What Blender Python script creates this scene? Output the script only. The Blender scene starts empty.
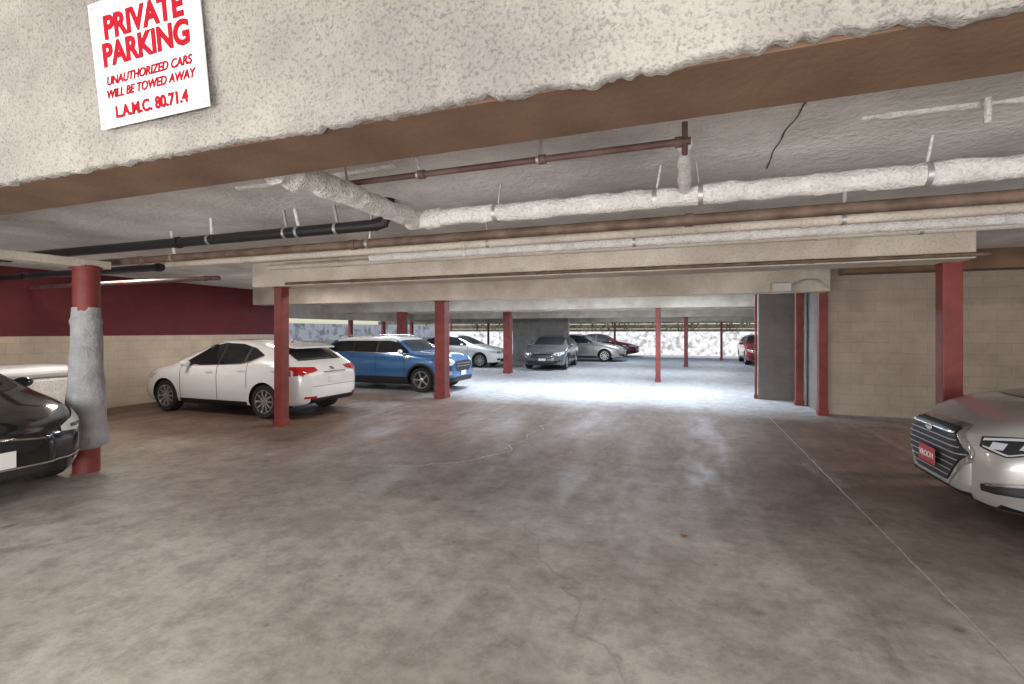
import bpy, bmesh, math, random
from mathutils import Vector, Matrix, noise
from mathutils.bvhtree import BVHTree
random.seed(3)
D=bpy.data; C=bpy.context; SC=C.scene
def link(o):
    SC.collection.objects.link(o); return o
# ------------------------------------------------------------------ materials
def base_mat(name,col,rough=.6,metal=0,coat=0,spec=.5):
    m=D.materials.new(name); m.use_nodes=True
    b=m.node_tree.nodes['Principled BSDF']
    b.inputs['Base Color'].default_value=(*col,1); b.inputs['Roughness'].default_value=rough
    b.inputs['Metallic'].default_value=metal; b.inputs['Coat Weight'].default_value=coat
    b.inputs['Specular IOR Level'].default_value=spec
    return m
def N(m,t,**kw):
    n=m.node_tree.nodes.new(t)
    for k,v in kw.items():
        if hasattr(n,k): setattr(n,k,v)
        else: n.inputs[k].default_value=v
    return n
def L(m,a,b): m.node_tree.links.new(a,b)
def ramp(m,fac,stops):
    r=N(m,'ShaderNodeValToRGB'); e=r.color_ramp.elements
    while len(e)<len(stops): e.new(.5)
    for i,(p,c) in enumerate(stops):
        e[i].position=p; e[i].color=(*c,1) if len(c)==3 else c
    L(m,fac,r.inputs[0]); return r.outputs[0]
def mix(m,fac,a,b,blend='MIX'):
    n=N(m,'ShaderNodeMix'); n.data_type='RGBA'; n.blend_type=blend
    if hasattr(fac,'is_linked') : L(m,fac,n.inputs[0])
    else: n.inputs[0].default_value=fac
    for s,i in((a,6),(b,7)):
        if hasattr(s,'is_linked'): L(m,s,n.inputs[i])
        else: n.inputs[i].default_value=(*s,1)
    return n.outputs[2]
def noisy(name,c1,c2,scale=2,rough=.8,bump=.0,bscale=60,bdist=.01,detail=6,stops=(.35,.7),metal=0,c3=None,pit_shade=0):
    m=base_mat(name,c1,rough,metal); b=m.node_tree.nodes['Principled BSDF']
    tc=N(m,'ShaderNodeNewGeometry')
    n=N(m,'ShaderNodeTexNoise',Scale=scale,Detail=detail); L(m,tc.outputs['Position'],n.inputs['Vector'])
    col=ramp(m,n.outputs[0],[(stops[0],c1),(stops[1],c2)])
    if c3:
        n3=N(m,'ShaderNodeTexNoise',Scale=scale*.35,Detail=8,Roughness=.65); L(m,tc.outputs['Position'],n3.inputs['Vector'])
        f=ramp(m,n3.outputs[0],[(.48,(0,0,0)),(.66,(1,1,1))]); col=mix(m,f,col,c3)
    if bump:
        n2=N(m,'ShaderNodeTexNoise',Scale=bscale,Detail=5,Roughness=.6); L(m,tc.outputs['Position'],n2.inputs['Vector'])
        if pit_shade: col=mix(m,1.0,col,ramp(m,n2.outputs[0],[(.36,(1-pit_shade,)*3),(.50,(1,1,1))]),'MULTIPLY')  # darkens the bump's low spots: shade of the relief put into the colour
        bp=N(m,'ShaderNodeBump',Strength=bump,Distance=bdist); L(m,n2.outputs[0],bp.inputs['Height']); L(m,bp.outputs[0],b.inputs['Normal'])
    L(m,col,b.inputs['Base Color'])
    return m
def block_mat(name,axis,c_lo,c_hi=None,split=1.5):
    m=base_mat(name,c_lo,.75); b=m.node_tree.nodes['Principled BSDF']
    g=N(m,'ShaderNodeNewGeometry'); s=N(m,'ShaderNodeSeparateXYZ'); L(m,g.outputs['Position'],s.inputs[0])
    cb=N(m,'ShaderNodeCombineXYZ'); L(m,s.outputs[0 if axis=='X' else 1],cb.inputs[0]); L(m,s.outputs[2],cb.inputs[1])
    br=N(m,'ShaderNodeTexBrick'); L(m,cb.outputs[0],br.inputs['Vector'])
    br.inputs['Scale'].default_value=1; br.inputs['Brick Width'].default_value=.4; br.inputs['Row Height'].default_value=.2
    br.inputs['Mortar Size'].default_value=.006; br.inputs['Mortar Smooth'].default_value=.5
    br.inputs['Color1'].default_value=(1,1,1,1);br.inputs['Color2'].default_value=(.93,.93,.93,1);br.inputs['Mortar'].default_value=(.78,.78,.78,1)
    n=N(m,'ShaderNodeTexNoise',Scale=1.2,Detail=9,Roughness=.65); L(m,g.outputs['Position'],n.inputs['Vector'])
    f=ramp(m,n.outputs[0],[(.3,(.70,.68,.67)),(.65,(1,1,1))])
    col=mix(m,1.0,br.outputs[0],f,'MULTIPLY')
    if c_hi:
        mt=N(m,'ShaderNodeMath',operation='GREATER_THAN'); L(m,s.outputs[2],mt.inputs[0]); mt.inputs[1].default_value=split
        pc=mix(m,mt.outputs[0],c_lo,c_hi)
    else: pc=c_lo
    col=mix(m,1.0,col,pc,'MULTIPLY'); L(m,col,b.inputs['Base Color'])
    bp=N(m,'ShaderNodeBump',Strength=.35,Distance=.01); L(m,br.outputs[0],bp.inputs['Height']); L(m,bp.outputs[0],b.inputs['Normal'])
    return m
def paint_mat(name,col,metal=.3,rough=.25):
    m=base_mat(name,col,rough,metal,coat=1); m.node_tree.nodes['Principled BSDF'].inputs['Coat Roughness'].default_value=.04
    b=m.node_tree.nodes['Principled BSDF']
    g=N(m,'ShaderNodeNewGeometry'); n=N(m,'ShaderNodeTexNoise',Scale=600.,Detail=1); L(m,g.outputs['Position'],n.inputs['Vector'])
    c=ramp(m,n.outputs[0],[(.3,tuple(x*.9 for x in col)),(.7,tuple(min(1,x*1.08) for x in col))]); L(m,c,b.inputs['Base Color'])
    return m
# floor
def floor_mat():
    m=base_mat('concrete_floor',(.2,.17,.15),.4,spec=.35); b=m.node_tree.nodes['Principled BSDF']
    g=N(m,'ShaderNodeNewGeometry'); P=g.outputs['Position']
    n1=N(m,'ShaderNodeTexNoise',Scale=.34,Detail=14,Roughness=.70,Distortion=.3); L(m,P,n1.inputs['Vector'])
    c=ramp(m,n1.outputs[0],[(.30,(.21,.18,.155)),(.46,(.31,.275,.245)),(.58,(.40,.365,.33)),(.72,(.50,.47,.43))])
    s=N(m,'ShaderNodeSeparateXYZ'); L(m,P,s.inputs[0])
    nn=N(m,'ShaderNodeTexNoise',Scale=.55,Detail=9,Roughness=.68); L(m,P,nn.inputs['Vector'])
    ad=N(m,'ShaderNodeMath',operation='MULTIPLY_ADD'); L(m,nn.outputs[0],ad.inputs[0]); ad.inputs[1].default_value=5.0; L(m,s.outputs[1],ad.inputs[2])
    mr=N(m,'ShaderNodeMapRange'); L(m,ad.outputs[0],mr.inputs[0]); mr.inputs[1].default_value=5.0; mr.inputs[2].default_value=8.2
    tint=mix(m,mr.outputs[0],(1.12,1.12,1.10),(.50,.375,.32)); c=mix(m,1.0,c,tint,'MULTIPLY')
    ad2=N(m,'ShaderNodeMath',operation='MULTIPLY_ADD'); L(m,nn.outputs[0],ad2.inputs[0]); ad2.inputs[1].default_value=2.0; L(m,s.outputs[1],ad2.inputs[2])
    light_pool=N(m,'ShaderNodeMapRange'); L(m,ad2.outputs[0],light_pool.inputs[0]); light_pool.inputs[1].default_value=10.8; light_pool.inputs[2].default_value=12.2
    c=mix(m,light_pool.outputs[0],c,mix(m,n1.outputs[0],(.36,.37,.385),(.52,.53,.54)))  # pale bluish far floor: the daylight pool painted into the colour
    n2=N(m,'ShaderNodeTexNoise',Scale=4.,Detail=14,Roughness=.82); L(m,P,n2.inputs['Vector'])
    c=mix(m,1.0,c,ramp(m,n2.outputs[0],[(.38,(.66,.63,.61)),(.58,(1.12,1.12,1.12))]),'MULTIPLY')
    # worn pale and dark smears along the driving direction
    mp_=N(m,'ShaderNodeMapping'); mp_.inputs['Scale'].default_value=(1.5,.35,1); mp_.inputs['Rotation'].default_value=(0,0,.35); L(m,P,mp_.inputs[0])
    n4=N(m,'ShaderNodeTexNoise',Scale=1.1,Detail=11,Roughness=.7); L(m,mp_.outputs[0],n4.inputs['Vector'])
    c=mix(m,ramp(m,n4.outputs[0],[(.57,(0,0,0)),(.68,(.30,.30,.30))]),c,(.50,.47,.43))
    c=mix(m,ramp(m,n4.outputs[0],[(.31,(.55,.55,.55)),(.43,(0,0,0))]),c,(.11,.085,.075))
    nv=N(m,'ShaderNodeTexNoise',Scale=12.,Detail=5); L(m,P,nv.inputs['Vector'])
    for sc,a,b2,st in((1.9,.10,.17,.6),(.75,.085,.13,.55),(4.3,.10,.15,.4)):
        v=N(m,'ShaderNodeTexVoronoi',Scale=sc); L(m,P,v.inputs['Vector'])
        sb=N(m,'ShaderNodeMath',operation='MULTIPLY_ADD'); L(m,nv.outputs[0],sb.inputs[0]); sb.inputs[1].default_value=.13; L(m,v.outputs['Distance'],sb.inputs[2])
        c=mix(m,ramp(m,sb.outputs[0],[(a,(st,st,st)),(b2,(0,0,0))]),c,(.085,.06,.05))
    nd=N(m,'ShaderNodeTexNoise',Scale=1.5,Detail=5); L(m,P,nd.inputs['Vector'])
    va=N(m,'ShaderNodeVectorMath',operation='MULTIPLY_ADD'); L(m,nd.outputs['Color'],va.inputs[0]); va.inputs[1].default_value=(1.1,1.1,0); L(m,P,va.inputs[2])
    v2=N(m,'ShaderNodeTexVoronoi',Scale=.28,feature='DISTANCE_TO_EDGE'); L(m,va.outputs[0],v2.inputs['Vector'])
    c=mix(m,ramp(m,v2.outputs[0],[(.0,(.38,.38,.38)),(.005,(0,0,0))]),c,(.12,.09,.08))
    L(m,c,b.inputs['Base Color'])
    L(m,ramp(m,n4.outputs[0],[(.35,(.38,.38,.38)),(.6,(.68,.68,.68))]),b.inputs['Roughness'])
    bp=N(m,'ShaderNodeBump',Strength=.3,Distance=.010); L(m,n2.outputs[0],bp.inputs['Height']); L(m,bp.outputs[0],b.inputs['Normal'])
    return m
M={}
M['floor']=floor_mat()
M['ceil']=noisy('ceiling_plaster',(.60,.59,.57),(.84,.83,.82),1.4,.9,.7,20,.03,c3=(.44,.43,.42),pit_shade=.04)
M['stucco']=noisy('popcorn_stucco',(.41,.38,.35),(.56,.525,.485),2.5,.95,1.0,80,.035,c3=(.34,.32,.30),pit_shade=.34)
M['tan']=noisy('tan_paint',(.125,.072,.045),(.19,.115,.072),3,.85,.3,30,.01)
M['beam']=noisy('beam_paint',(.58,.51,.43),(.75,.69,.61),2,.8,.5,40,.02,pit_shade=.2,c3=(.46,.40,.34))
M['rust']=noisy('rusty_brown_pipe',(.09,.055,.04),(.20,.135,.10),7,.6)
M['redpipe']=noisy('oxide_pipe',(.09,.04,.035),(.16,.10,.085),7,.6)
M['ins']=noisy('pipe_insulation',(.76,.74,.71),(.94,.92,.90),9,.9,.9,45,.03,pit_shade=.2)
M['black']=base_mat('black_plastic',(.012,.012,.013),.45)
M['rubber']=noisy('tyre_rubber',(.012,.012,.012),(.025,.025,.025),30,.85)
M['redcol']=noisy('red_column_paint',(.19,.030,.028),(.27,.052,.045),5,.55,.2,30,.01,c3=(.15,.03,.028))
M['wrap']=noisy('column_wrap',(.33,.33,.35),(.50,.49,.50),6,.85,.8,22,.03)
M['wallL']=block_mat('block_wall_red_cream','Y',(.60,.50,.39),(.13,.013,.018),1.52)
M['wallR']=block_mat('block_wall_cream','X',(.52,.44,.375))
M['wallG']=block_mat('block_wall_grey','X',(.22,.205,.195))
M['wallP']=block_mat('block_wall_side','Y',(.55,.5,.44))
M['conc']=noisy('grey_concrete',(.22,.21,.2),(.34,.32,.3),3,.85,.3,30,.01)
M['white']=noisy('whitewashed_wall',(.40,.39,.36),(.85,.83,.79),3.2,.9,.5,12,.05,stops=(.36,.52))
M['asph']=noisy('outside_concrete',(.34,.34,.34),(.46,.46,.46),2,.9)
M['fence']=noisy('fence_wood',(.10,.075,.06),(.20,.15,.12),2,.9)
M['glass']=base_mat('dark_car_glass',(.012,.014,.016),.04,0,coat=.5)
M['chrome']=base_mat('chrome',(.8,.8,.8),.16,1)
M['alloy']=base_mat('alloy_wheel',(.55,.55,.56),.3,.9)
M['lamp']=base_mat('headlamp_lens',(.50,.52,.54),.12,.1,coat=1)
M['tail']=base_mat('tail_lamp_lens',(.42,.01,.012),.12,0,coat=1)
M['plate']=base_mat('licence_plate',(.75,.75,.72),.4)
M['redplate']=base_mat('red_dealer_plate',(.5,.02,.04),.35)
M['leafbrown']=base_mat('dry_leaf',(.22,.06,.03),.7)
M['signw']=noisy('sign_white',(.80,.78,.78),(.86,.85,.85),2,.5)
M['signr']=base_mat('sign_red_ink',(.34,.006,.018),.8,spec=.1)
M['metal']=base_mat('galvanised_steel',(.45,.45,.44),.45,.7)
M['leaf']=noisy('leaves',(.05,.07,.03),(.16,.20,.09),8,.7)
M['crack']=base_mat('dark_crack',(.10,.085,.075),.9)
M['joint']=noisy('joint_filler',(.38,.33,.30),(.54,.5,.46),20,.8)
M['fix']=base_mat('fill_housing',(.7,.7,.7),.5)  # housing of the added fill lights
# ------------------------------------------------------------------ helpers
def mesh_obj(name,vs,fs,mat,parent=None,smooth=False):
    me=D.meshes.new(name); me.from_pydata([tuple(v) for v in vs],[],fs); me.update()
    o=D.objects.new(name,me); link(o)
    if mat: me.materials.append(mat)
    if smooth: me.shade_smooth()
    if parent: o.parent=parent
    return o
def box(name,x0,x1,y0,y1,z0,z1,mat,parent=None,bev=0):
    vs=[(x,y,z) for x in(x0,x1) for y in(y0,y1) for z in(z0,z1)]
    fs=[(0,1,3,2),(4,6,7,5),(0,4,5,1),(2,3,7,6),(0,2,6,4),(1,5,7,3)]
    o=mesh_obj(name,vs,fs,mat,parent)
    if bev:
        bm=bmesh.new(); bm.from_mesh(o.data); bmesh.ops.bevel(bm,geom=bm.edges[:],offset=bev,segments=2,affect='EDGES',profile=.5)
        bm.to_mesh(o.data); bm.free()
    return o
def tube(name,pts,r,mat,parent=None,bump=0,seg=16,step=.06,cap=True):
    P=[Vector(p) for p in pts]; path=[]
    for a,b in zip(P[:-1],P[1:]):
        n=max(1,int((b-a).length/step)) if bump or len(P)>2 else 1
        for i in range(n): path.append(a.lerp(b,i/n))
    path.append(P[-1]); vs=[];fs=[]
    rr=r if callable(r) else (lambda t:r)
    for i,p in enumerate(path):
        d=(path[min(i+1,len(path)-1)]-path[max(i-1,0)]).normalized()
        up=Vector((0,0,1)) if abs(d.z)<.9 else Vector((0,1,0))
        a=d.cross(up).normalized(); b=a.cross(d).normalized(); R=rr(i/(len(path)-1))
        for k in range(seg):
            t=2*math.pi*k/seg; q=a*math.cos(t)+b*math.sin(t)
            s=R*(1+bump*noise.noise((p+q*R)*9)+bump*.5*noise.noise((p+q*R)*24)) if bump else R
            vs.append(p+q*s)
    n=len(path)
    for i in range(n-1):
        for k in range(seg):
            fs.append((i*seg+k,i*seg+(k+1)%seg,(i+1)*seg+(k+1)%seg,(i+1)*seg+k))
    if cap: fs.append(tuple(range(seg))[::-1]); fs.append(tuple((n-1)*seg+k for k in range(seg)))
    o=mesh_obj(name,vs,fs,mat,parent,True); o.data.set_sharp_from_angle(angle=math.radians(50)); return o
def empty(name,loc=(0,0,0),rz=0):
    e=D.objects.new(name,None); e.location=loc; e.rotation_euler=(0,0,rz); e.empty_display_size=.2; return link(e)
def text(name,s,size,mat,parent,loc,rot,ext=.002,off=0.0,align='CENTER',sx=1,shear=0):
    cu=D.curves.new(name,'FONT'); cu.body=s; cu.size=size; cu.extrude=ext; cu.offset=off; cu.align_x=align; cu.shear=shear
    o=D.objects.new(name,cu); link(o); C.view_layer.update()
    me=D.meshes.new_from_object(o.evaluated_get(C.evaluated_depsgraph_get())); D.objects.remove(o)
    o=D.objects.new(name,me); link(o); me.materials.clear(); me.materials.append(mat)
    o.parent=parent; o.location=loc; o.rotation_euler=rot; o.scale=(sx,1,1); return o
# ------------------------------------------------------------------ room shell
ZS=2.35; ZC=2.78
box('floor',-14,9,-9,29,-.2,0,M['floor'])
box('ground_outside',-40,30,29,60,-.25,-.01,M['asph'])
box('ground_outside_side',-40,-14,-9,29,-.25,-.01,M['asph'])
box('ceiling',-14,9,1.6,29,ZC,ZC+.3,M['ceil'])
box('ceiling_entrance',-14,9,-2.5,1.34,3.5,3.8,M['ceil'])
box('wall_left',-11.6,-11.4,-6,11.5,0,3.5,M['wallL'])
box('wall_right',2.55,9,10.9,11.1,0,ZC,M['wallR'])
box('wall_right_side',9,9.2,-6,29,0,3.5,M['wallP'])
box('wall_partition',1.65,2.7,12.7,12.9,0,ZC,M['wallG'])
box('wall_partition_return',2.5,2.7,11.1,12.7,0,ZC,M['wallG'])
box('wall_right_far',4.5,4.7,12.9,29,0,ZC,M['wallP'])
box('wall_left_step',-14,-11.4,11.3,11.5,0,ZC,M['conc'])
box('wall_left_far_parapet',-14.2,-14,11.5,29,0,1.25,M['beam'])
box('wall_pier_back',-8.6,-5.6,24,24.3,0,ZC,M['conc'])
def rough_wall(name,x0,x1,y,z1,mat,slope=0):
    nx=140;nz=24;vs=[];fs=[]
    for i in range(nx+1):
        for j in range(nz+1):
            x=x0+(x1-x0)*i/nx; z=z1*j/nz
            vs.append((x,y+slope*z+.16*noise.noise(Vector((x*2.2,z*2.2,y))),z-.02))
    for i in range(nx):
        for j in range(nz): a=i*(nz+1)+j; fs.append((a,a+nz+1,a+nz+2,a+1))
    return mesh_obj(name,vs,fs,mat,smooth=True)
rough_wall('wall_outside_retaining',-22,12,34,1.6,M['white'],.35)
box('wall_outside_side',-18.2,-18,-2,33,0,2.0,M['white'])
fe=empty('fence')
for k in range(10): box('board_%d'%k,-26,13,36.6,36.65,.0+k*.36,.0+k*.36+.31,M['fence'],fe)
for k in range(16): box('post_%d'%k,-23.5+k*2.4,-23.4+k*2.4,36.5,36.62,0,3.6,M['fence'],fe)
vs=[];fs=[]
for i in range(3400):
    x=random.uniform(-17,12); t=noise.noise(Vector((x*.5,1,2)))
    p=Vector((x,36.0+random.uniform(-.25,.25),random.uniform(.1,2.3+1.2*max(0,t+.2))))
    a=Vector([random.gauss(0,1) for _ in range(3)]).normalized()*random.uniform(.06,.12); b=a.cross(Vector([random.gauss(0,1) for _ in range(3)])).normalized()*.06
    k=len(vs); vs+=[p-a,p+b,p+a,p-b]; fs.append((k,k+1,k+2,k+3))
mesh_obj('hedge',vs,fs,M['leaf'])
def beam(name,x0,x1,yc,w,z0=ZS,z1=ZC,mat=None):
    return box(name,x0,x1,yc-w/2,yc+w/2,z0,z1+.01,mat or M['beam'],bev=.012)
beam('ceiling_beam',-7.0,2.82,6.5,.5,2.37)
beam('ceiling_beam',-11.4,2.5,10.4,.4)
beam('ceiling_beam',-14,4.5,15.9,.35)
beam('ceiling_beam',-14,4.5,17.3,.35)
beam('ceiling_beam',-14,4.5,22.9,.4,2.25)
beam('ceiling_beam',-14,4.5,28.8,.4,2.15)
box('ceiling_beam',-6.60,-6.40,-2,3.75,ZS,2.44,M['beam'],bev=.01)
box('ceiling_beam',2.3,9,8.6,8.95,2.5,ZC+.01,M['tan'],bev=.01)
box('ceiling_beam',-14.2,-13.9,11.5,29,2.1,ZC+.01,M['beam'],bev=.01)
# entrance beam with sloping lumpy stucco face, ragged lower edge
fb=empty('entrance_beam')
def yface(z): return 1.41-(z-ZS)*.10
nx=760;nz=64;vs=[];fs=[]
X0,X1=-6.5,4
for i in range(nx+1):
    x=X0+(X1-X0)*i/nx
    rag=.016*noise.noise(Vector((x*2.1,0,0)))+.014*noise.noise(Vector((x*9,3,0)))+.014*noise.noise(Vector((x*30,7,0)))
    for j in range(nz+1):
        t=j/nz; z=ZS+rag*(1-t)**6+(3.5-ZS)*t
        lip=.012*max(0,1-t*9)
        y=yface(z)-.012*noise.noise(Vector((x*3,z*3,0)))-.010*noise.noise(Vector((x*14,z*14,0)))-.007*noise.noise(Vector((x*38,z*38,0)))-.012-lip
        vs.append((x,y,z))
k0=len(vs)
for i in range(nx):
    for j in range(nz): a=i*(nz+1)+j; fs.append((a,a+nz+1,a+nz+2,a+1))
for i in range(nx+1):
    v=vs[i*(nz+1)]; vs.append((v[0],v[1]+.04+.012*noise.noise(Vector((v[0]*11,0,5))),v[2]+.006))
for i in range(nx): fs.append((i*(nz+1),k0+i,k0+i+1,(i+1)*(nz+1)))
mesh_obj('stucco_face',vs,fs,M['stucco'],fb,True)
YB=1.77
mesh_obj('soffit_core',[(x,y,z) for x in(-9,6) for (y,z) in((1.425,ZS+.005),(YB,ZS+.005),(YB,3.5),(1.33,3.5))],
  [(0,1,5,4),(1,2,6,5),(2,3,7,6),(3,0,4,7),(0,3,2,1),(4,5,6,7)],M['tan'],fb)
for i,(x0,x1,y) in enumerate([(-3.4,-1.9,2.9),(-5.2,-3.9,4.3),(.9,2.2,3.1),(-1.2,1.0,4.2)]):
    tube('ceiling_trim_%d'%i,[(x0,y,ZC+.005),((x0+x1)/2,y+.02,ZC+.002),(x1,y-.02,ZC+.006)],.025,M['ins'],bump=.6)
# ------------------------------------------------------------------ columns
def sqcol(x,y,w,top=ZS,d=None,name='red_column'):
    d=d or w
    r=empty(name,(x,y,0))
    box('shaft',-w/2,w/2,-d/2,d/2,0,top+.02,M['redcol'],r,bev=.012)
    box('cap_plate',-w/2-.02,w/2+.02,-d/2-.02,d/2+.02,top-.012,top+.01,M['redcol'],r)
    box('base_plinth',-w/2-.012,w/2+.012,-d/2-.012,d/2+.012,0,.10,M['redcol'],r)
def rcol(x,y,r0,top=ZS):
    r=empty('red_column',(x,y,0))
    tube('shaft',[(0,0,0),(0,0,top+.02)],r0,M['redcol'],r,seg=28)
    tube('cap_plate',[(0,0,top-.02),(0,0,top+.01)],r0+.02,M['redcol'],r,seg=28)
    return r
c=rcol(-6.5,3.55,.125)
n=36;vs=[];fs=[]
for j in range(31):
    t=j/30; z=.27+1.62*t; R=.205-.075*t**.8+(.012 if j in(3,27) else 0)
    if j in(0,30): R=.128
    for k in range(n):
        a=2*math.pi*k/n; q=1+.07*noise.noise(Vector((math.cos(a)*2,math.sin(a)*2,z*3)))+.05*noise.noise(Vector((math.cos(a)*6,math.sin(a)*6,z*5)))
        vs.append((math.cos(a)*R*q,math.sin(a)*R*q,z))
for j in range(30):
    for k in range(n): fs.append((j*n+k,j*n+(k+1)%n,(j+1)*n+(k+1)%n,(j+1)*n+k))
mesh_obj('padding_wrap',vs,fs,M['wrap'],c,True)
sqcol(-6.50,6.4,.17,2.37)
sqcol(2.76,6.66,.18,2.37)
sqcol(-5.55,10.4,.27)
sqcol(-6.4,17.3,.28)
sqcol(-.8,15.9,.15)
sqcol(.05,23,.17,2.25)
sqcol(-10.2,15.9,.3)
sqcol(2.5,10.75,.15,ZC)
sqcol(2.35,12.0,.15,ZC)
sqcol(1.6,12.8,.05,ZC)
for x in(-12,-9.3,-3.9,-1.4,1.9): sqcol(x,28.8,.12,2.15)
for y in(13.6,17.8,20.3,22.9,26): sqcol(-14.1,y,.16,2.12) 
jb=empty('junction_box',(1.7,10.12,2.42)); box('housing',-.17,.17,-.06,.05,-.08,.1,M['beam'],jb,bev=.01); box('cover',-.14,.14,-.075,-.06,-.06,.08,M['ceil'],jb,bev=.004)
tube('conduit_drop',[(.17,-.04,.03),(.34,-.05,.14),(.55,-.03,.14),(.74,-.04,-.02)],.012,M['metal'],jb)
# ------------------------------------------------------------------ pipes
zp=2.55
hang_i=[0]
def hanger(parent,x,y,z,r,thick=False):
    d=random.uniform(-.05,.05); i=hang_i[0]; hang_i[0]+=1
    tube('hanger_rod_%d'%i,[(x+d,y,ZC+.01),(x,y+.02,z)],.016 if thick else .008,M['ins'] if i%2 else M['metal'],parent)
    tube('hanger_strap_%d'%i,[(x-.015,y,z),(x+.015,y,z)],r+.006,M['metal'],parent,seg=18)
mp=empty('insulated_pipe')
tube('main_run',[(-2.2,3.52,zp),(6,3.52,zp)],.066,M['ins'],mp,bump=.22,seg=22,step=.025)
tube('stub_run',[(-2.06,2.0,zp-.05),(-2.12,3.5,zp)],.07,M['ins'],mp,bump=.25,seg=22,step=.025)
tube('stub_flange',[(-2.06,1.98,zp-.05),(-2.065,2.14,zp-.045)],.090,M['ins'],mp,bump=.35,seg=22,step=.02)
tube('link_run',[(0,2.72,zp+.07),(0,3.45,zp+.03)],.036,M['ins'],mp,bump=.3,step=.02)
tube('coupling',[(-2.02,3.53,zp),(-1.88,3.53,zp)],.082,M['ins'],mp,bump=.3,step=.02)
for x in(-1.4,-.2,.1,1.35,1.9,3): hanger(mp,x,3.52,zp,.068)
hanger(mp,-2.09,2.6,zp-.02,.06)
tube('sprinkler_run',[(-2.3,2.69,zp+.07),(0.03,2.69,zp+.07)],.019,M['redpipe'],mp)
for x in(-1.6,-.8,-.05): tube('clamp_%d'%int(-x*10),[(x,2.69,zp+.07),(x+.04,2.69,zp+.07)],.028,M['rust'],mp)
for x in(-1.6,-.8): hanger(mp,x,2.69,zp+.07,.02)
tube('sprinkler_drop',[(0,2.69,zp+.17),(0,2.69,zp)],.015,M['redpipe'],mp)
def pipe(name,x0,x1,y,z,r,mat,b=0,hs=()):
    e=empty(name); tube('run',[(x0,y,z),(x1,y,z)],r,mat,e,bump=b,seg=14,step=.05)
    k=x0+1.3
    while k<x1: tube('joint_%d'%int(k*10+200),[(k,y,z),(k+.06,y,z)],r*1.2,mat,e,seg=14); k+=3.1
    for h in hs: hanger(e,h,y,z,r,True)
    return e
pipe('brown_pipe',-7.5,7,3.92,2.47,.042,M['rust'],0,(-5.6,-2.9))
b_=pipe('black_drain_pipe',-9.5,-2.6,3.6,2.56,.05,M['black'],0,(-4.6,-3.6,-3.45,-3.0))
tube('elbow',[(-2.6,3.6,2.56),(-2.5,3.6,2.58),(-2.45,3.6,2.66),(-2.45,3.6,2.8)],.055,M['black'],b_)
pipe('cream_pipe',-6.6,7,4.55,2.52,.04,M['beam'],0,(1.2,-1.9))
pipe('cream_pipe',-3.8,7,5.2,2.56,.05,M['ins'],.1,(-.5,))
pipe('cream_pipe',-6.2,7,5.85,2.62,.04,M['beam'],0,(2.2,))
pipe('brown_pipe',-6.2,2.9,6.19,2.40,.022,M['rust'])
pipe('black_drain_pipe',-11.3,-6.8,4.6,2.5,.05,M['black'])
pipe('rust_pipe',-11.3,-6.6,5.3,2.42,.035,M['redpipe'])
# thick plaster-covered hanger near right edge
tube('hanger_stub',[(1.42,3.05,ZC+.01),(1.42,3.06,2.66)],.014,M['ins'],bump=.4,step=.02)
def wig(name,pts,r,mat,flat_z,amp=.03):
    path=[]
    P=[Vector(p) for p in pts]
    for a,b in zip(P[:-1],P[1:]):
        n=max(2,int((b-a).length/.05))
        for i in range(n):
            q=a.lerp(b,i/n); path.append((q.x+amp*noise.noise(q*4),q.y+amp*noise.noise(q*4+Vector((5,5,5)))))
    vs=[];fs=[]
    for i,(x,y) in enumerate(path):
        a=path[max(0,i-1)];b=path[min(len(path)-1,i+1)]; dx,dy=b[0]-a[0],b[1]-a[1]; l=math.hypot(dx,dy) or 1
        w=r*(.6+.8*abs(noise.noise(Vector((x*7,y*7,1))))); nx_,ny_=-dy/l*w,dx/l*w
        vs+=[(x+nx_,y+ny_,flat_z),(x-nx_,y-ny_,flat_z)]
        if i: k=2*i; fs.append((k-2,k-1,k+1,k))
    return mesh_obj(name,vs,fs,mat)
wig('ceiling_crack',[(.66,2.2,0),(.58,2.8,0),(.54,3.4,0),(.55,3.9,0)],.006,M['crack'],ZC-.004,.025)
wig('floor_joint',[(1.5,1.2,0),(1.49,10.7,0)],.008,M['joint'],.003,.008)
wig('floor_crack',[(-2.2,8.1,0),(-2.3,7.3,0),(-2.25,5.9,0),(-2.7,5.2,0),(-3.4,4.9,0)],.009,M['joint'],.003,.15)
vs=[];fs=[]
for (x,y) in[(.0,4.03)]:
    k=len(vs); vs+=[(x+.032*math.cos(a),y+.022*math.sin(a),.006+.008*math.cos(2*a)) for a in[j*math.pi/4 for j in range(8)]]; fs.append(tuple(range(k,k+8)))
mesh_obj('fallen_leaf',vs,fs,M['leafbrown'])
sb=empty('pale_shape_standin',(-10.6,4.7,0)); box('body',-.6,.6,-.75,.75,.03,.85,M['ins'],sb,bev=.06); box('lid',-.63,.63,-.78,.78,.84,1.02,M['signw'],sb,bev=.07)  # invented chest standing in for a pale shape, likely a white car
for k,(a,b_) in enumerate(((-.5,-.65),(.5,-.65),(-.5,.65),(.5,.65))): box('foot_%d'%k,a-.05,a+.05,b_-.05,b_+.05,0,.05,M['black'],sb)
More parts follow.
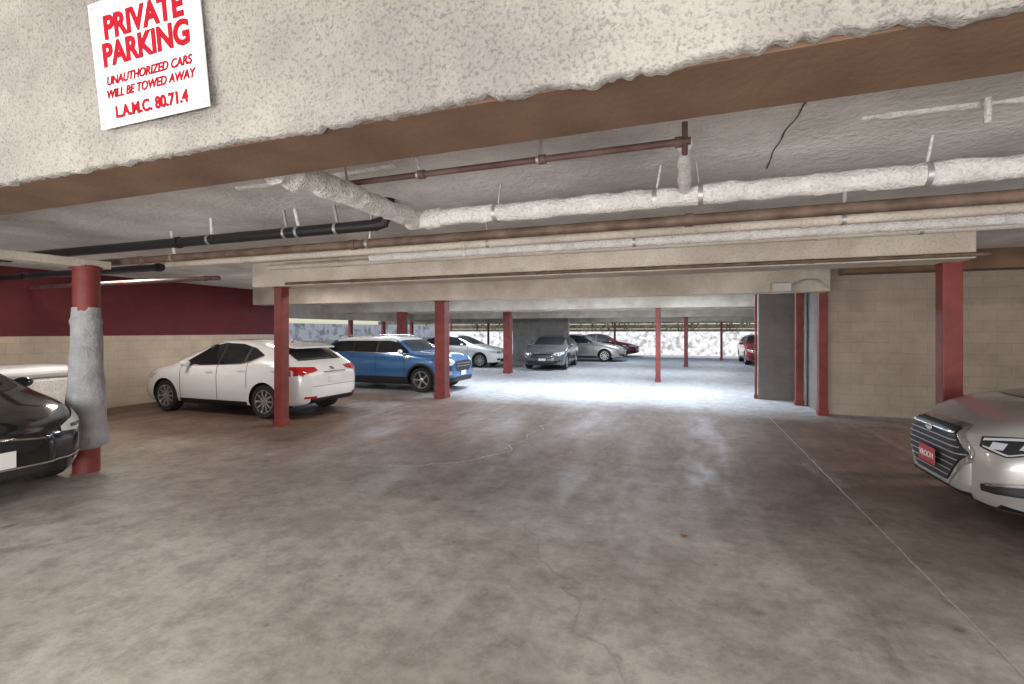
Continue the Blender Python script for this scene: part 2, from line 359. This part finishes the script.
# ------------------------------------------------------------------ parking sign
sg=empty('parking_sign')
tilt=math.atan(.10)
sw,sh=.64,.51
cz=2.745; sg.location=(-2.055,yface(cz)-.040,cz)
sg.rotation_euler=(tilt,math.radians(-.3),0)
box('panel',-sw/2,sw/2,-.004,.004,-sh/2,sh/2,M['signw'],sg,bev=.002)
R90=(math.pi/2,0,0)
for s,sz,z,off,sx,shr in[('PRIVATE',.125,.100,.005,1.0,0),('PARKING',.125,-.006,.005,.98,0),('UNAUTHORIZED CARS',.048,-.084,.0012,1.0,.25),('WILL BE TOWED AWAY',.048,-.137,.0012,1.0,.25),('L.A.M.C. 80.71.4',.064,-.220,.0025,1.0,0)]:
    text('lettering_'+s.split()[0].lower().replace('.',''),s,sz,M['signr'],sg,(0,-.0062,z),R90,.001,off,'CENTER',sx,shr)
for k,(a,b_) in enumerate(((-.30,.235),(.30,.235),(-.30,-.235),(.30,-.235))):
    tube('screw_%d'%k,[(a,-.004,b_),(a,-.009,b_)],.007,M['metal'],sg,seg=10)
# ------------------------------------------------------------------ cars
def itp(p,x):
    if x<=p[0][0]: return p[0][1]
    for (a,b),(c_,d) in zip(p[:-1],p[1:]):
        if x<=c_: return b+(d-b)*(x-a)/(c_-a)
    return p[-1][1]
def sm(p,x,w=.09): return sum(itp(p,x+w*k/3) for k in range(-3,4))/7
def make_car(name,loc,head,S):
    root=empty(name,(loc[0],loc[1],0),math.radians(head))
    Ln,W=S['L'],S['W']; hwm=W/2; paint=S['paint']
    rn=S.get('rn',.75); nw=S.get('nw',.62); tw=S.get('tw',.74)
    def hw(s):
        a=min(s/rn,1); b=min((Ln-s)/.6,1)
        return hwm*(nw+(1-nw)*math.sqrt(max(0,1-(1-a)**2)))*(tw+(1-tw)*math.sqrt(max(0,1-(1-b)**2)))
    def bot(s): return .19+.07*max(0,1-s/.5)**2+.12*max(0,1-(Ln-s)/.6)**2
    def prof(s):
        tp=sm(S['top'],s); bl=min(sm(S['belt'],s),tp-.05); H=hw(s); bo=bot(s)
        gh=max(0,min(1,(tp-bl-.08)/.38)); crown=.035+.03*gh
        te=tp-crown; yb=H*.955; yt=H*(.90-S.get('tumble',.22)*gh)
        mid=bo+.45*(bl-bo)
        P=[(0,bo),(H*.45,bo),(H*.86,bo),(H*.94,bo+.04),(H*.975,bo+.12),(H*.99,mid-.06),(H*.995,mid+.02),(H*1.0,bl-.16*(bl-bo)/.6),(H*.985,bl-.05*(bl-bo)/.6),(yb,bl)]
        for f in(.12,.35,.6,.85,1): P.append((yb+(yt-yb)*f**1.15,bl+(te-bl)*f))
        P+=[(yt*.93,te+crown*.42),(yt*.75,te+crown*.75),(yt*.4,tp-.003),(0,tp)]
        return P
    ns=int(Ln/.055); sts=[i*Ln/ns for i in range(ns+1)]
    rings=[]
    def ring(s,sc,dx):
        P=prof(s); zc=(P[0][1]+P[-1][1])/2
        full=[(y,z) for y,z in P]+[(-y,z) for y,z in P[-2:0:-1]]
        return [(Ln/2-s+dx,y*sc,zc+(z-zc)*sc) for y,z in full]
    for sc,dx in((.80,.055),(.90,.045),(.96,.028)): rings.append(ring(0,sc,dx))
    for s in sts: rings.append(ring(s,1,0))
    for sc,dx in((.97,-.022),(.92,-.035),(.82,-.04)): rings.append(ring(Ln,sc,dx))
    n=len(rings[0]); vs=[v for r in rings for v in r]; fs=[]
    for i in range(len(rings)-1):
        for k in range(n): fs.append((i*n+k,(i+1)*n+k,(i+1)*n+(k+1)%n,i*n+(k+1)%n))
    fs.append(tuple(range(n))); fs.append(tuple((len(rings)-1)*n+k for k in range(n))[::-1])
    body=mesh_obj('body_shell',vs,fs,paint,root)
    body.data.materials.append(M['black'])
    body.data.materials.append(S.get('roof',paint))
    bm=bmesh.new(); bm.from_mesh(body.data); bmesh.ops.recalc_face_normals(bm,faces=bm.faces[:])
    for f in bm.faces:
        zc=f.calc_center_median().z
        if zc<S.get('sill',.25): f.material_index=1
        if zc>S.get('roofz',9): f.material_index=2
    bm.to_mesh(body.data); bvh=BVHTree.FromBMesh(bm); bm.free()
    Rw=S['R']; Ra=Rw+S.get('gap',.045)
    cv=[];cf=[]
    for sx_ in S['ax']:
        for sd in(1,-1):
            k0=len(cv); m_=40
            for yy in(sd*(hwm-.30),sd*(hwm+.2)):
                for k in range(m_):
                    a=2*math.pi*k/m_; cv.append((Ln/2-sx_+Ra*math.cos(a),yy,Rw+Ra*math.sin(a)))
            for k in range(m_): cf.append((k0+k,k0+(k+1)%m_,k0+m_+(k+1)%m_,k0+m_+k))
            cf.append(tuple(k0+k for k in range(m_))); cf.append(tuple(k0+m_+k for k in range(m_)))
    cut=mesh_obj('cutter',cv,cf,None); cut.data.materials.append(paint); cut.data.materials.append(M['black'])
    bm=bmesh.new(); bm.from_mesh(cut.data); bmesh.ops.recalc_face_normals(bm,faces=bm.faces[:])
    for f in bm.faces: f.material_index=1
    bm.to_mesh(cut.data); bm.free(); cut.parent=root
    md=body.modifiers.new('b','BOOLEAN'); md.operation='DIFFERENCE'; md.object=cut; md.solver='EXACT'
    C.view_layer.update()
    me=D.meshes.new_from_object(body.evaluated_get(C.evaluated_depsgraph_get()))
    body.modifiers.clear(); body.data=me; D.objects.remove(cut)
    me.shade_smooth(); me.set_sharp_from_angle(angle=math.radians(32))
    def patch(pname,view,u0,u1,top,bt,mat,off=.006,nu=None,nv=8,both=True,thick=0):
        nu=nu or max(2,int(abs(u1-u0)/.04)); vv=[];ff=[]
        sides=[1,-1] if both else [1]
        if isinstance(top,(int,float)): top=[(u0,top)]
        if isinstance(bt,(int,float)): bt=[(u0,bt)]
        for sd in sides:
            idx={}
            for i in range(nu+1):
                u=u0+(u1-u0)*i/nu; zt=itp(top,u); zb=itp(bt,u)
                for j in range(nv+1):
                    z=zb+(zt-zb)*j/nv
                    if view=='side': o=Vector((Ln/2-u,sd*3,z)); d=Vector((0,-sd,0))
                    elif view=='front': o=Vector((Ln/2+1.5,sd*u,z)); d=Vector((-1,0,0))
                    elif view=='rear': o=Vector((-Ln/2-1.5,sd*u,z)); d=Vector((1,0,0))
                    else: o=Vector((Ln/2-u,sd*z,3)); d=Vector((0,0,-1))
                    hit=bvh.ray_cast(o,d)
                    if hit[0] is None: continue
                    nn=hit[1]
                    if nn.dot(d)>0: nn=-nn
                    idx[(i,j)]=len(vv); vv.append(hit[0]+nn*off)
            for i in range(nu):
                for j in range(nv):
                    q=[(i,j),(i+1,j),(i+1,j+1),(i,j+1)]
                    if all(t in idx for t in q): ff.append(tuple(idx[t] for t in q))
        if not ff: return
        o=mesh_obj(pname,vv,ff,mat,root)
        bm=bmesh.new(); bm.from_mesh(o.data); bmesh.ops.recalc_face_normals(bm,faces=bm.faces[:]); bm.to_mesh(o.data); bm.free()
        o.data.shade_smooth()
        return o
    for p in S['patches']: patch(*p[:7],**(p[7] if len(p)>7 else {}))
    for wi,sx_ in enumerate(S['ax']):
        for sd in(1,-1):
            we=D.objects.new('wheel_%d'%(wi*2+(sd>0)),None); link(we); we.parent=root; we.location=(Ln/2-sx_,sd*(hwm-.03),Rw)
            we.rotation_euler=(0,0,0 if sd>0 else math.pi)
            pr=[(Rw*.66,-.21),(Rw*.9,-.22),(Rw*.99,-.19),(Rw,-.15),(Rw,-.05),(Rw*.985,-.015),(Rw*.92,.005),(Rw*.74,.0),(Rw*.68,-.01)]
            def lathe(nm,pr,mat):
                m_=40;v=[];f=[]
                for r_,y_ in pr:
                    for k in range(m_): a=2*math.pi*k/m_; v.append((r_*math.cos(a),y_,r_*math.sin(a)))
                for i in range(len(pr)-1):
                    for k in range(m_): f.append((i*m_+k,i*m_+(k+1)%m_,(i+1)*m_+(k+1)%m_,(i+1)*m_+k))
                o=mesh_obj(nm,v,f,mat,we,True); bm=bmesh.new(); bm.from_mesh(o.data); bmesh.ops.recalc_face_normals(bm,faces=bm.faces[:]); bm.to_mesh(o.data); bm.free()
                o.data.set_sharp_from_angle(angle=math.radians(40))
            lathe('tyre',pr,M['rubber'])
            lathe('rim_lip',[(Rw*.69,-.012),(Rw*.69,.002),(Rw*.64,.002),(Rw*.63,-.03),(Rw*.62,-.1)],M['alloy'])
            lathe('brake_well',[(Rw*.66,-.1),(.01,-.1)],M['black'])
            lathe('hub',[(.055,-.08),(.055,-.015),(.035,-.005),(.004,-.003)],M['alloy'])
            v=[];f=[]; ns_=S.get('spokes',10)
            for k in range(ns_):
                a=2*math.pi*k/ns_
                for (r_,w_,y_) in((.04,.020,-.015),(Rw*.65,.017*(10/ns_)**.5,-.012)):
                    for (t,yy) in((-w_,y_-.03),(w_,y_-.03),(w_,y_),(-w_,y_)):
                        v.append((r_*math.cos(a)-t*math.sin(a),yy,r_*math.sin(a)+t*math.cos(a)))
                k0=k*8; f+=[(k0+q,k0+(q+1)%4,k0+4+(q+1)%4,k0+4+q) for q in range(4)]
            mesh_obj('spokes',v,f,M['alloy'],we)
    ms,mz=S['mir']
    for sd in(1,-1):
        v=[];f=[];a_=10;b_=14
        for i in range(a_+1):
            th=math.pi*i/a_
            for k in range(b_):
                ph=2*math.pi*k/b_
                x=.07*math.sin(th)*math.cos(ph); y=.10*math.cos(th); z=.065*math.sin(th)*math.sin(ph)
                if x<0: x*=.4
                v.append((Ln/2-ms+x,sd*(hwm+.06)+y,mz+z))
        for i in range(a_):
            for k in range(b_): f.append((i*b_+k,i*b_+(k+1)%b_,(i+1)*b_+(k+1)%b_,(i+1)*b_+k))
        mesh_obj('mirror_%d'%(sd>0),v,f,S.get('mirmat',paint),root,True)
        tube('mirror_stalk_%d'%(sd>0),[(Ln/2-ms,sd*(hwm-.12),mz-.04),(Ln/2-ms,sd*(hwm+.03),mz-.03)],.018,M['black'],root)
    return root
def common(S,kind):
    G,Bk,T,Hd,Ch=M['glass'],M['black'],M['tail'],M['lamp'],M['chrome']
    w=S['W']/2; p=[]
    g=S['g']
    bots=g.get('bots',[(g['a']+.18,g['zb0']),(g['d'],g['zb1'])])
    p.append(('side_window','side',g['a']+.18,g['d'],g['tops'],bots,G,{'nu':60}))
    for k,s in enumerate(g['pil']): p.append(('pillar_%d'%k,'side',s-.03,s+.03,[(u,z) for u,z in g['tops']],bots,Bk,{'off':.009}))
    p.append(('window_trim','side',g['a']+.15,g['d'],bots,[(u,z-.02) for u,z in bots],S.get('trim',Ch),{'nv':1,'nu':60,'off':.009}))
    p.append(('windshield','front',-w*.70,w*.70,[(-w*.7,g['wz1']-.05),(-w*.55,g['wz1']),(w*.55,g['wz1']),(w*.7,g['wz1']-.05)],g['wz0'],G,{'both':False,'nv':14,'nu':30}))
    p.append(('rear_window','rear',-w*.66,w*.66,[(-w*.66,g['rz1']-.05),(-w*.5,g['rz1']),(w*.5,g['rz1']),(w*.66,g['rz1']-.05)],g['rz0'],G,{'both':False,'nv':14,'nu':30}))
    for k,(s,z0,z1) in enumerate(S['doors']): p.append(('door_gap_%d'%k,'side',s-.006,s+.006,z1,z0,Bk,{'off':.003,'nu':1,'nv':14}))
    for k,(s,z) in enumerate(S['handles']): p.append(('door_handle_%d'%k,'side',s-.09,s+.09,z+.018,z-.014,S.get('hm',S['paint']),{'off':.028,'nv':2}))
    p.append(('sill','side',S['ax'][0]+S['R']+.1,S['ax'][1]-S['R']-.1,.30,.22,Bk,{'off':.004}))
    return p
G,Bk,T,Hd,Ch=M['glass'],M['black'],M['tail'],M['lamp'],M['chrome']
def sedan(paint,L_=4.75,W_=1.84,sp=10,front='std'):
    S=dict(L=L_,W=W_,paint=paint,R=.325,ax=(.92,L_-1.05),spokes=sp,rn=.85,nw=.60,
      top=[(0,.66),(.10,.74),(.45,.85),(1.25,1.0),(2.05,1.38),(2.45,1.45),(3.0,1.44),(3.55,1.33),(4.15,1.10),(L_-.15,1.06),(L_,.92)],
      belt=[(0,.60),(.5,.76),(1.3,.92),(3.8,1.0),(L_,.98)],
      g=dict(a=1.4,d=3.95,tops=[(1.5,1.0),(2.1,1.33),(2.6,1.385),(3.1,1.37),(3.6,1.25),(3.95,1.06)],zb0=.97,zb1=1.04,pil=[2.5,3.4],wz0=1.03,wz1=1.38,rz0=1.13,rz1=1.38),
      doors=[(1.5,.32,.93),(2.5,.30,1.0),(3.45,.42,1.03)],handles=[(2.3,.86),(3.3,.89)],mir=(1.75,1.0))
    S['patches']=common(S,'sedan')
    w=W_/2
    S['patches']+=[
     ('headlight','front',w*.52,w*.93,[(w*.52,.70),(w*.93,.76)],[(w*.52,.64),(w*.7,.59),(w*.93,.68)],Hd,{'nu':16}),
     ('headlight_core','front',w*.62,w*.78,.70,.645,Bk,{'off':.009}),
     ('headlight_lens','front',w*.66,w*.74,.69,.655,Ch,{'off':.012}),
     ('taillight','rear',w*.5,w*.98,.93,[(w*.5,.82),(w*.98,.78)],T,{}),
     ('rear_plate','rear',-.17,.17,.72,.57,M['plate'],{'both':False,'off':.012}),
     ('rear_lower_trim','rear',-w*.7,w*.7,.40,.28,Bk,{'both':False})]
    if front=='std':
        S['patches']+=[('grille','front',-.46,.46,[(-.46,.62),(-.34,.69),(.34,.69),(.46,.62)],[(-.46,.54),(-.34,.48),(.34,.48),(.46,.54)],Bk,{'both':False}),
         ('grille_bar_1','front',-.42,.42,.605,.59,Ch,{'both':False,'off':.014}),
         ('grille_bar_2','front',-.36,.36,.555,.54,Ch,{'both':False,'off':.014}),
         ('grille_top_bar','front',-.46,.46,[(-.46,.64),(-.34,.71),(.34,.71),(.46,.64)],[(-.46,.615),(-.34,.685),(.34,.685),(.46,.615)],Ch,{'both':False,'off':.016}),
         ('lower_intake','front',-.6,.6,.41,.28,Bk,{'both':False}),
         ('fog_lamp','front',.62,.74,.42,.34,Bk,{}),
         ('front_plate','front',-.15,.15,.50,.40,M['plate'],{'both':False,'off':.02})]
    return S
# right foreground silver sedan
silver=paint_mat('silver_paint',(.46,.44,.42),.5,.28)
S=sedan(silver,4.85,1.86,10,'none'); S['rn']=.95; S['nw']=.55
S['top'][0]=(0,.78); S['top'][1]=(.10,.86); S['top'][2]=(.45,1.0); S['top'][3]=(1.25,1.14)
S['belt'][1]=(.5,.82)
hexT=[(-.48,.62),(-.34,.80),(.34,.80),(.48,.62)]; hexB=[(-.48,.58),(-.27,.34),(.27,.34),(.48,.58)]
hexT2=[(-.525,.64),(-.37,.83),(.37,.83),(.525,.64)]; hexB2=[(-.525,.56),(-.29,.31),(.29,.31),(.525,.56)]
P_=[q for q in S['patches'] if q[0] not in('headlight','headlight_core','headlight_lens')]
P_+=[('grille_chrome_frame','front',-.525,.525,hexT2,hexB2,Ch,{'both':False,'nu':60,'nv':30,'off':.008}),
 ('grille','front',-.48,.48,hexT,hexB,Bk,{'both':False,'nu':60,'nv':30,'off':.014})]
for k in range(8):
    z=.39+k*.052; hwid=.28+(z-.34)*.80 if z<.60 else .47-(z-.60)*.65
    P_.append(('grille_bar_%d'%k,'front',-hwid,hwid,z+.005,z-.005,M['alloy'],{'both':False,'off':.022,'nv':2,'nu':40}))
P_+=[('badge','front',-.07,.07,[(-.07,.74),(0,.775),(.07,.74)],[(-.07,.74),(0,.705),(.07,.74)],Ch,{'both':False,'off':.032}),
 ('headlight_bezel','front',.545,.87,[(.545,.775),(.87,.84)],[(.545,.695),(.70,.64),(.87,.74)],Bk,{'nu':20,'off':.006}),
 ('headlight_strip','front',.56,.85,[(.56,.765),(.85,.83)],[(.56,.745),(.85,.81)],Hd,{'nu':20,'nv':2,'off':.010}),
 ('headlight_strip_b','front',.57,.85,[(.57,.712),(.70,.662),(.85,.757)],[(.57,.70),(.70,.650),(.85,.745)],Hd,{'nu':20,'nv':2,'off':.010}),
 ('headlight_projector','front',.61,.67,.742,.69,Hd,{'off':.018}),('headlight_projector_b','front',.72,.78,.765,.71,Hd,{'off':.018}),
 ('running_light','front',.62,.86,[(.62,.42),(.86,.49)],[(.62,.40),(.86,.47)],Ch,{'off':.014,'nu':16,'nv':2}),
 ('fog_recess','front',.58,.86,[(.58,.405),(.86,.47)],[(.58,.35),(.86,.37)],Bk,{'off':.008}),
 ('lower_intake','front',-.5,.5,.30,.25,Bk,{'both':False}),
 ('chin_trim','front',-.84,.84,.245,.232,Ch,{'both':False,'off':.014,'nu':50,'nv':1}),
 ('hood_crease','top',.35,1.25,.60,.590,Bk,{'off':.002}),
 ('front_plate','front',-.155,.155,.57,.42,M['redplate'],{'both':False,'off':.045})]
S['patches']=P_
r=make_car('silver_sedan_car',(4.62,5.45),180,S)
text('plate_lettering','VROOM',.075,M['signw'],r,(2.425+.105,0,.47),(math.pi/2,0,math.pi/2),.001,.001)
# left foreground black sedan
bp_=paint_mat('black_paint',(.010,.010,.012),.2,.15)
S=sedan(bp_,4.97,1.96,5,'none'); S['R']=.35; S['rn']=.95; S['nw']=.5
P_=[q for q in S['patches'] if q[0] not in('headlight','headlight_core','headlight_lens')]
P_+=[('headlight','front',.54,.90,[(.54,.67),(.72,.735),(.90,.81)],[(.54,.63),(.72,.61),(.90,.70)],M['plate'],{'nu':20,'off':.012}),
 ('headlight_core','front',.64,.80,.675,.645,Bk,{'off':.015}),('headlight_lens','front',.70,.76,.67,.65,Ch,{'off':.018}),
 ('nose_cone','front',-.38,.38,[(-.38,.60),(0,.64),(.38,.60)],[(-.38,.58),(-.3,.50),(.3,.50),(.38,.58)],G,{'both':False,'off':.010,'nu':30}),
 ('nose_chrome','front',-.38,.38,[(-.38,.61),(0,.655),(.38,.61)],[(-.38,.595),(0,.64),(.38,.595)],Ch,{'both':False,'off':.014,'nu':30,'nv':2}),
 ('lower_intake','front',-.6,.6,.36,.26,M['rubber'],{'both':False}),
 ('intake_chrome','front',-.8,.8,[(-.8,.40),(-.6,.375),(.6,.375),(.8,.40)],[(-.8,.385),(-.6,.36),(.6,.36),(.8,.385)],Ch,{'both':False,'off':.012,'nu':40,'nv':2}),
 ('fog_lamp','front',.68,.86,.35,.31,Hd,{'off':.008}),
 ('chin_trim','front',-.85,.85,.245,.23,Ch,{'both':False,'off':.012,'nu':50,'nv':1}),
 ('front_plate','front',-.16,.16,.53,.38,M['plate'],{'both':False,'off':.02})]
S['patches']=P_
make_car('black_sedan_car',(-8.28,2.42),0,S)
# white hatchback
wp=paint_mat('white_paint',(.78,.77,.76),.05,.25)
S=dict(L=4.35,W=1.77,paint=wp,R=.315,ax=(.90,3.50),spokes=10,rn=.8,nw=.6,tw=.72,
  top=[(0,.64),(.10,.74),(.40,.85),(1.05,.99),(1.90,1.38),(2.25,1.46),(2.75,1.45),(3.3,1.37),(3.75,1.26),(4.08,1.04),(4.24,.97),(4.35,.84)],
  belt=[(0,.60),(.5,.76),(1.2,.90),(3.3,1.01),(4.35,.97)],
  g=dict(a=1.25,d=3.42,tops=[(1.4,1.0),(1.94,1.32),(2.3,1.385),(2.75,1.37),(3.15,1.29),(3.42,1.17)],zb0=.95,zb1=1.15,
     bots=[(1.43,.95),(2.9,1.01),(3.15,1.05),(3.42,1.16)],pil=[2.36,3.02],wz0=1.02,wz1=1.39,rz0=1.06,rz1=1.31),
  doors=[(1.35,.32,.93),(2.34,.30,1.0),(3.1,.55,1.03)],handles=[(2.15,.85),(2.95,.89)],mir=(1.6,.99))
w=S['W']/2
S['patches']=common(S,'h')+[
 ('headlight','front',w*.52,w*.97,[(w*.52,.70),(w*.97,.77)],[(w*.52,.64),(w*.97,.66)],Hd,{'nu':16}),
 ('grille','front',-.4,.4,.6,.5,Bk,{'both':False}),
 ('taillight','rear',w*.44,w*.99,[(w*.44,.94),(w*.99,.97)],[(w*.44,.88),(w*.75,.83),(w*.99,.79)],T,{'nu':24}),
 ('taillight_side','side',3.94,4.30,[(3.94,.945),(4.3,.95)],[(3.94,.915),(4.3,.79)],T,{}),
 ('hatch_chrome','rear',-.3,.3,.855,.835,Ch,{'both':False,'off':.014,'nv':1}),
 ('emblem','rear',-.045,.045,.925,.875,Ch,{'both':False,'off':.014,'nv':2}),
 ('rear_plate','rear',-.16,.16,.79,.65,M['plate'],{'both':False,'off':.012}),
 ('hatch_gap','rear',-w*.66,w*.66,.60,.592,Bk,{'both':False,'nv':1,'off':.003}),
 ('rear_reflector','rear',w*.55,w*.8,.42,.38,T,{'off':.008}),
 ('rear_lower_trim','rear',-w*.68,w*.68,.38,.28,Bk,{'both':False})]
r=make_car('white_hatchback_car',(-8.62,7.62),180,S)
v=[(-1.35,y,z) for y in(-.54,.54) for z in(1.335,1.375)]+[(-1.76,y,z) for y in(-.52,.52) for z in(1.285,1.315)]
mesh_obj('roof_spoiler',v,[(0,2,3,1),(4,5,7,6),(0,1,5,4),(2,6,7,3),(1,3,7,5),(0,4,6,2)],wp,r)
tube('roof_antenna',[(-1.15,0,1.38),(-1.23,0,1.47)],.008,M['black'],r)
# blue compact crossover
bl=paint_mat('blue_paint',(.055,.17,.40),.35,.25)
S=dict(L=4.0,W=1.80,paint=bl,R=.33,ax=(.76,3.28),spokes=5,rn=.5,nw=.74,tw=.88,gap=.055,sill=.36,trim=Ch,mirmat=wp,roof=wp,roofz=1.345,tumble=.15,
  top=[(0,.80),(.05,.92),(.25,1.0),(1.10,1.05),(1.50,1.40),(1.76,1.48),(3.3,1.465),(3.75,1.41),(3.88,1.12),(3.95,1.02),(4.0,.92)],
  belt=[(0,.70),(.4,.90),(1.1,.985),(4.0,1.02)],
  g=dict(a=.97,d=3.76,tops=[(1.13,1.04),(1.50,1.29),(1.80,1.355),(3.2,1.345),(3.6,1.32),(3.76,1.20)],zb0=1.02,zb1=1.06,pil=[2.15,2.95],wz0=1.08,wz1=1.37,rz0=1.08,rz1=1.34),
  doors=[(1.25,.40,1.0),(2.15,.38,1.02),(2.9,.5,1.03)],handles=[(1.95,.92),(2.75,.94)],mir=(1.35,1.07))
w=S['W']/2
S['patches']=common(S,'s')+[
 ('headlight','front',w*.55,w*.93,[(w*.55,.84),(w*.66,.90),(w*.80,.905),(w*.93,.85)],[(w*.55,.80),(w*.66,.72),(w*.80,.70),(w*.93,.78)],M['plate'],{'nu':20}),
 ('headlight_lens','front',w*.68,w*.8,.84,.77,Ch,{'off':.012}),
 ('grille','front',-.47,.47,[(-.47,.76),(-.38,.82),(.38,.82),(.47,.76)],[(-.47,.64),(-.36,.54),(.36,.54),(.47,.64)],Bk,{'both':False,'off':.008}),
 ('grille_bar_1','front',-.42,.42,.76,.74,Ch,{'both':False,'off':.014}),('grille_bar_2','front',-.42,.42,.69,.67,Ch,{'both':False,'off':.014}),
 ('front_plate','front',-.15,.15,.55,.43,M['plate'],{'both':False,'off':.016}),
 ('lower_intake','front',-.65,.65,.40,.28,Bk,{'both':False}),('fog_lamp','front',.62,.74,.56,.46,Hd,{'off':.01}),
 ('bonnet_stripe','top',.12,1.05,.44,.32,M['signw'],{'off':.004,'nv':2}),
 ('side_cladding','side',1.2,2.84,.40,.24,Bk,{'off':.008}),
 ('side_scuttle','side',1.12,1.28,.95,.87,Ch,{'off':.012}),
 ('taillight','rear',w*.7,w*.95,.98,.76,T,{})]
r=make_car('blue_compact_car',(-7.78,11.95),0,S)
for k,sd in enumerate((1,-1)):
    tube('roof_rail_%d'%k,[(.15,sd*.62,1.44),(.05,sd*.62,1.505),(-1.45,sd*.62,1.50),(-1.6,sd*.62,1.43)],.014,Ch,r)
    for q,ax in enumerate(S['ax']):
        v=[];f=[]
        for j in range(25):
            a=math.radians(-8+196*j/24)
            for rr_ in(.382,.435):
                for yy in(w*.97,w+.012): v.append((S['L']/2-ax+rr_*math.cos(a),sd*yy,.33+rr_*math.sin(a)))
            if j: b0=(j-1)*4; c0=j*4; f+=[(b0,c0,c0+1,b0+1),(b0+1,c0+1,c0+3,b0+3),(b0+3,c0+3,c0+2,b0+2),(b0+2,c0+2,c0,b0)]
        mesh_obj('arch_cladding_%d%d'%(k,q),v,f,M['black'],r)
# distant cars
make_car('silver_sedan_car',(-5.65,21.2),-86,sedan(paint_mat('grey_paint',(.20,.20,.21),.5),4.6,1.8))
make_car('silver_sedan_car',(-5.35,26.2),0,sedan(silver,4.6,1.8))
make_car('white_sedan_car',(-9.95,20.3),0,sedan(wp,4.7,1.82))
make_car('red_sedan_car',(-5.1,31.3),0,sedan(paint_mat('dark_red_paint',(.13,.015,.015),.3),4.6,1.8))
make_car('red_sedan_car',(3.55,27.0),-90,sedan(paint_mat('red_paint',(.35,.02,.02),.3),4.6,1.7))
# ------------------------------------------------------------------ lights
def alight(name,loc,rot,sx,sy,e,col):
    l=D.lights.new(name,'AREA'); l.shape='RECTANGLE'; l.size=sx; l.size_y=sy; l.energy=e; l.color=col
    o=D.objects.new(name,l); o.location=loc; o.rotation_euler=rot; link(o); return o
def fill_fixture(x,y,z,e,col,sx=1.2,sy=.25):  # added fill light with a made-up ceiling housing
    r=empty('fill_light',(x,y,z))
    box('housing',-sx/2-.03,sx/2+.03,-sy/2-.03,sy/2+.03,.012,.06,M['fix'],r,bev=.008)
    o=alight('fill_area',(0,0,0),(0,0,0),sx,sy,e,col); o.parent=r
warm=(1,.92,.84); cool=(.80,.89,1)
for x,y,e in[(-5,7.4,36),(-1,7.4,26),(5.5,7.4,55),(-8.8,5.2,58),(-8.8,8.8,50)]: fill_fixture(x,y,ZC-.065,e,warm)  # added warm fill for the middle bays
for x,y,e in[(-5,13,140),(-2.2,13,180),(0.4,13.4,140),(-9,13,85),(-4,19.5,95),(0,19.5,95),(-9.5,19.5,80),(-3,25.5,75),(1.5,25.5,60)]: fill_fixture(x,y,ZC-.065,e,cool)  # added cool fill imitating daylight on the far floor
for x,e in((-3.2,34),(.6,32),(4.5,20)): fill_fixture(x,.1,3.5-.065,e,(1,.965,.92))  # added fill for the near floor and beam face
alight('entrance_fill',(-1,-4.5,2.0),(math.radians(82),0,0),14,3,240,(1,.97,.93))  # added fill behind the camera, posing as daylight from the entrance
alight('low_fill',(-1,-3.6,.6),(math.radians(106),0,0),13,1.0,470,(1,.975,.95))  # added unseen uplight to brighten the ceiling past the entrance beam
sun=D.lights.new('sun','SUN'); sun.energy=2.6; sun.angle=.02; sun.color=(1,.96,.9); so=D.objects.new('sun',sun); so.rotation_euler=(math.radians(38),0,math.radians(-25)); link(so)
w=D.worlds.new('World'); SC.world=w; w.use_nodes=True; nt=w.node_tree; bg=nt.nodes['Background']
sk=nt.nodes.new('ShaderNodeTexSky'); sk.sky_type='NISHITA'; sk.sun_disc=False; sk.sun_elevation=math.radians(50); sk.sun_rotation=math.radians(200)
nt.links.new(sk.outputs[0],bg.inputs[0]); bg.inputs[1].default_value=.16
# ------------------------------------------------------------------ camera
cam=D.cameras.new('camera'); cam.sensor_width=36; cam.lens=480/1024*36; cam.shift_y=-11/1024; cam.clip_start=.05
co=D.objects.new('camera',cam); co.location=(0,0,1.62); co.rotation_euler=(math.pi/2,0,math.radians(19.8)); link(co); SC.camera=co
SC.view_settings.view_transform='Standard'; SC.view_settings.look='None'; SC.view_settings.exposure=.1
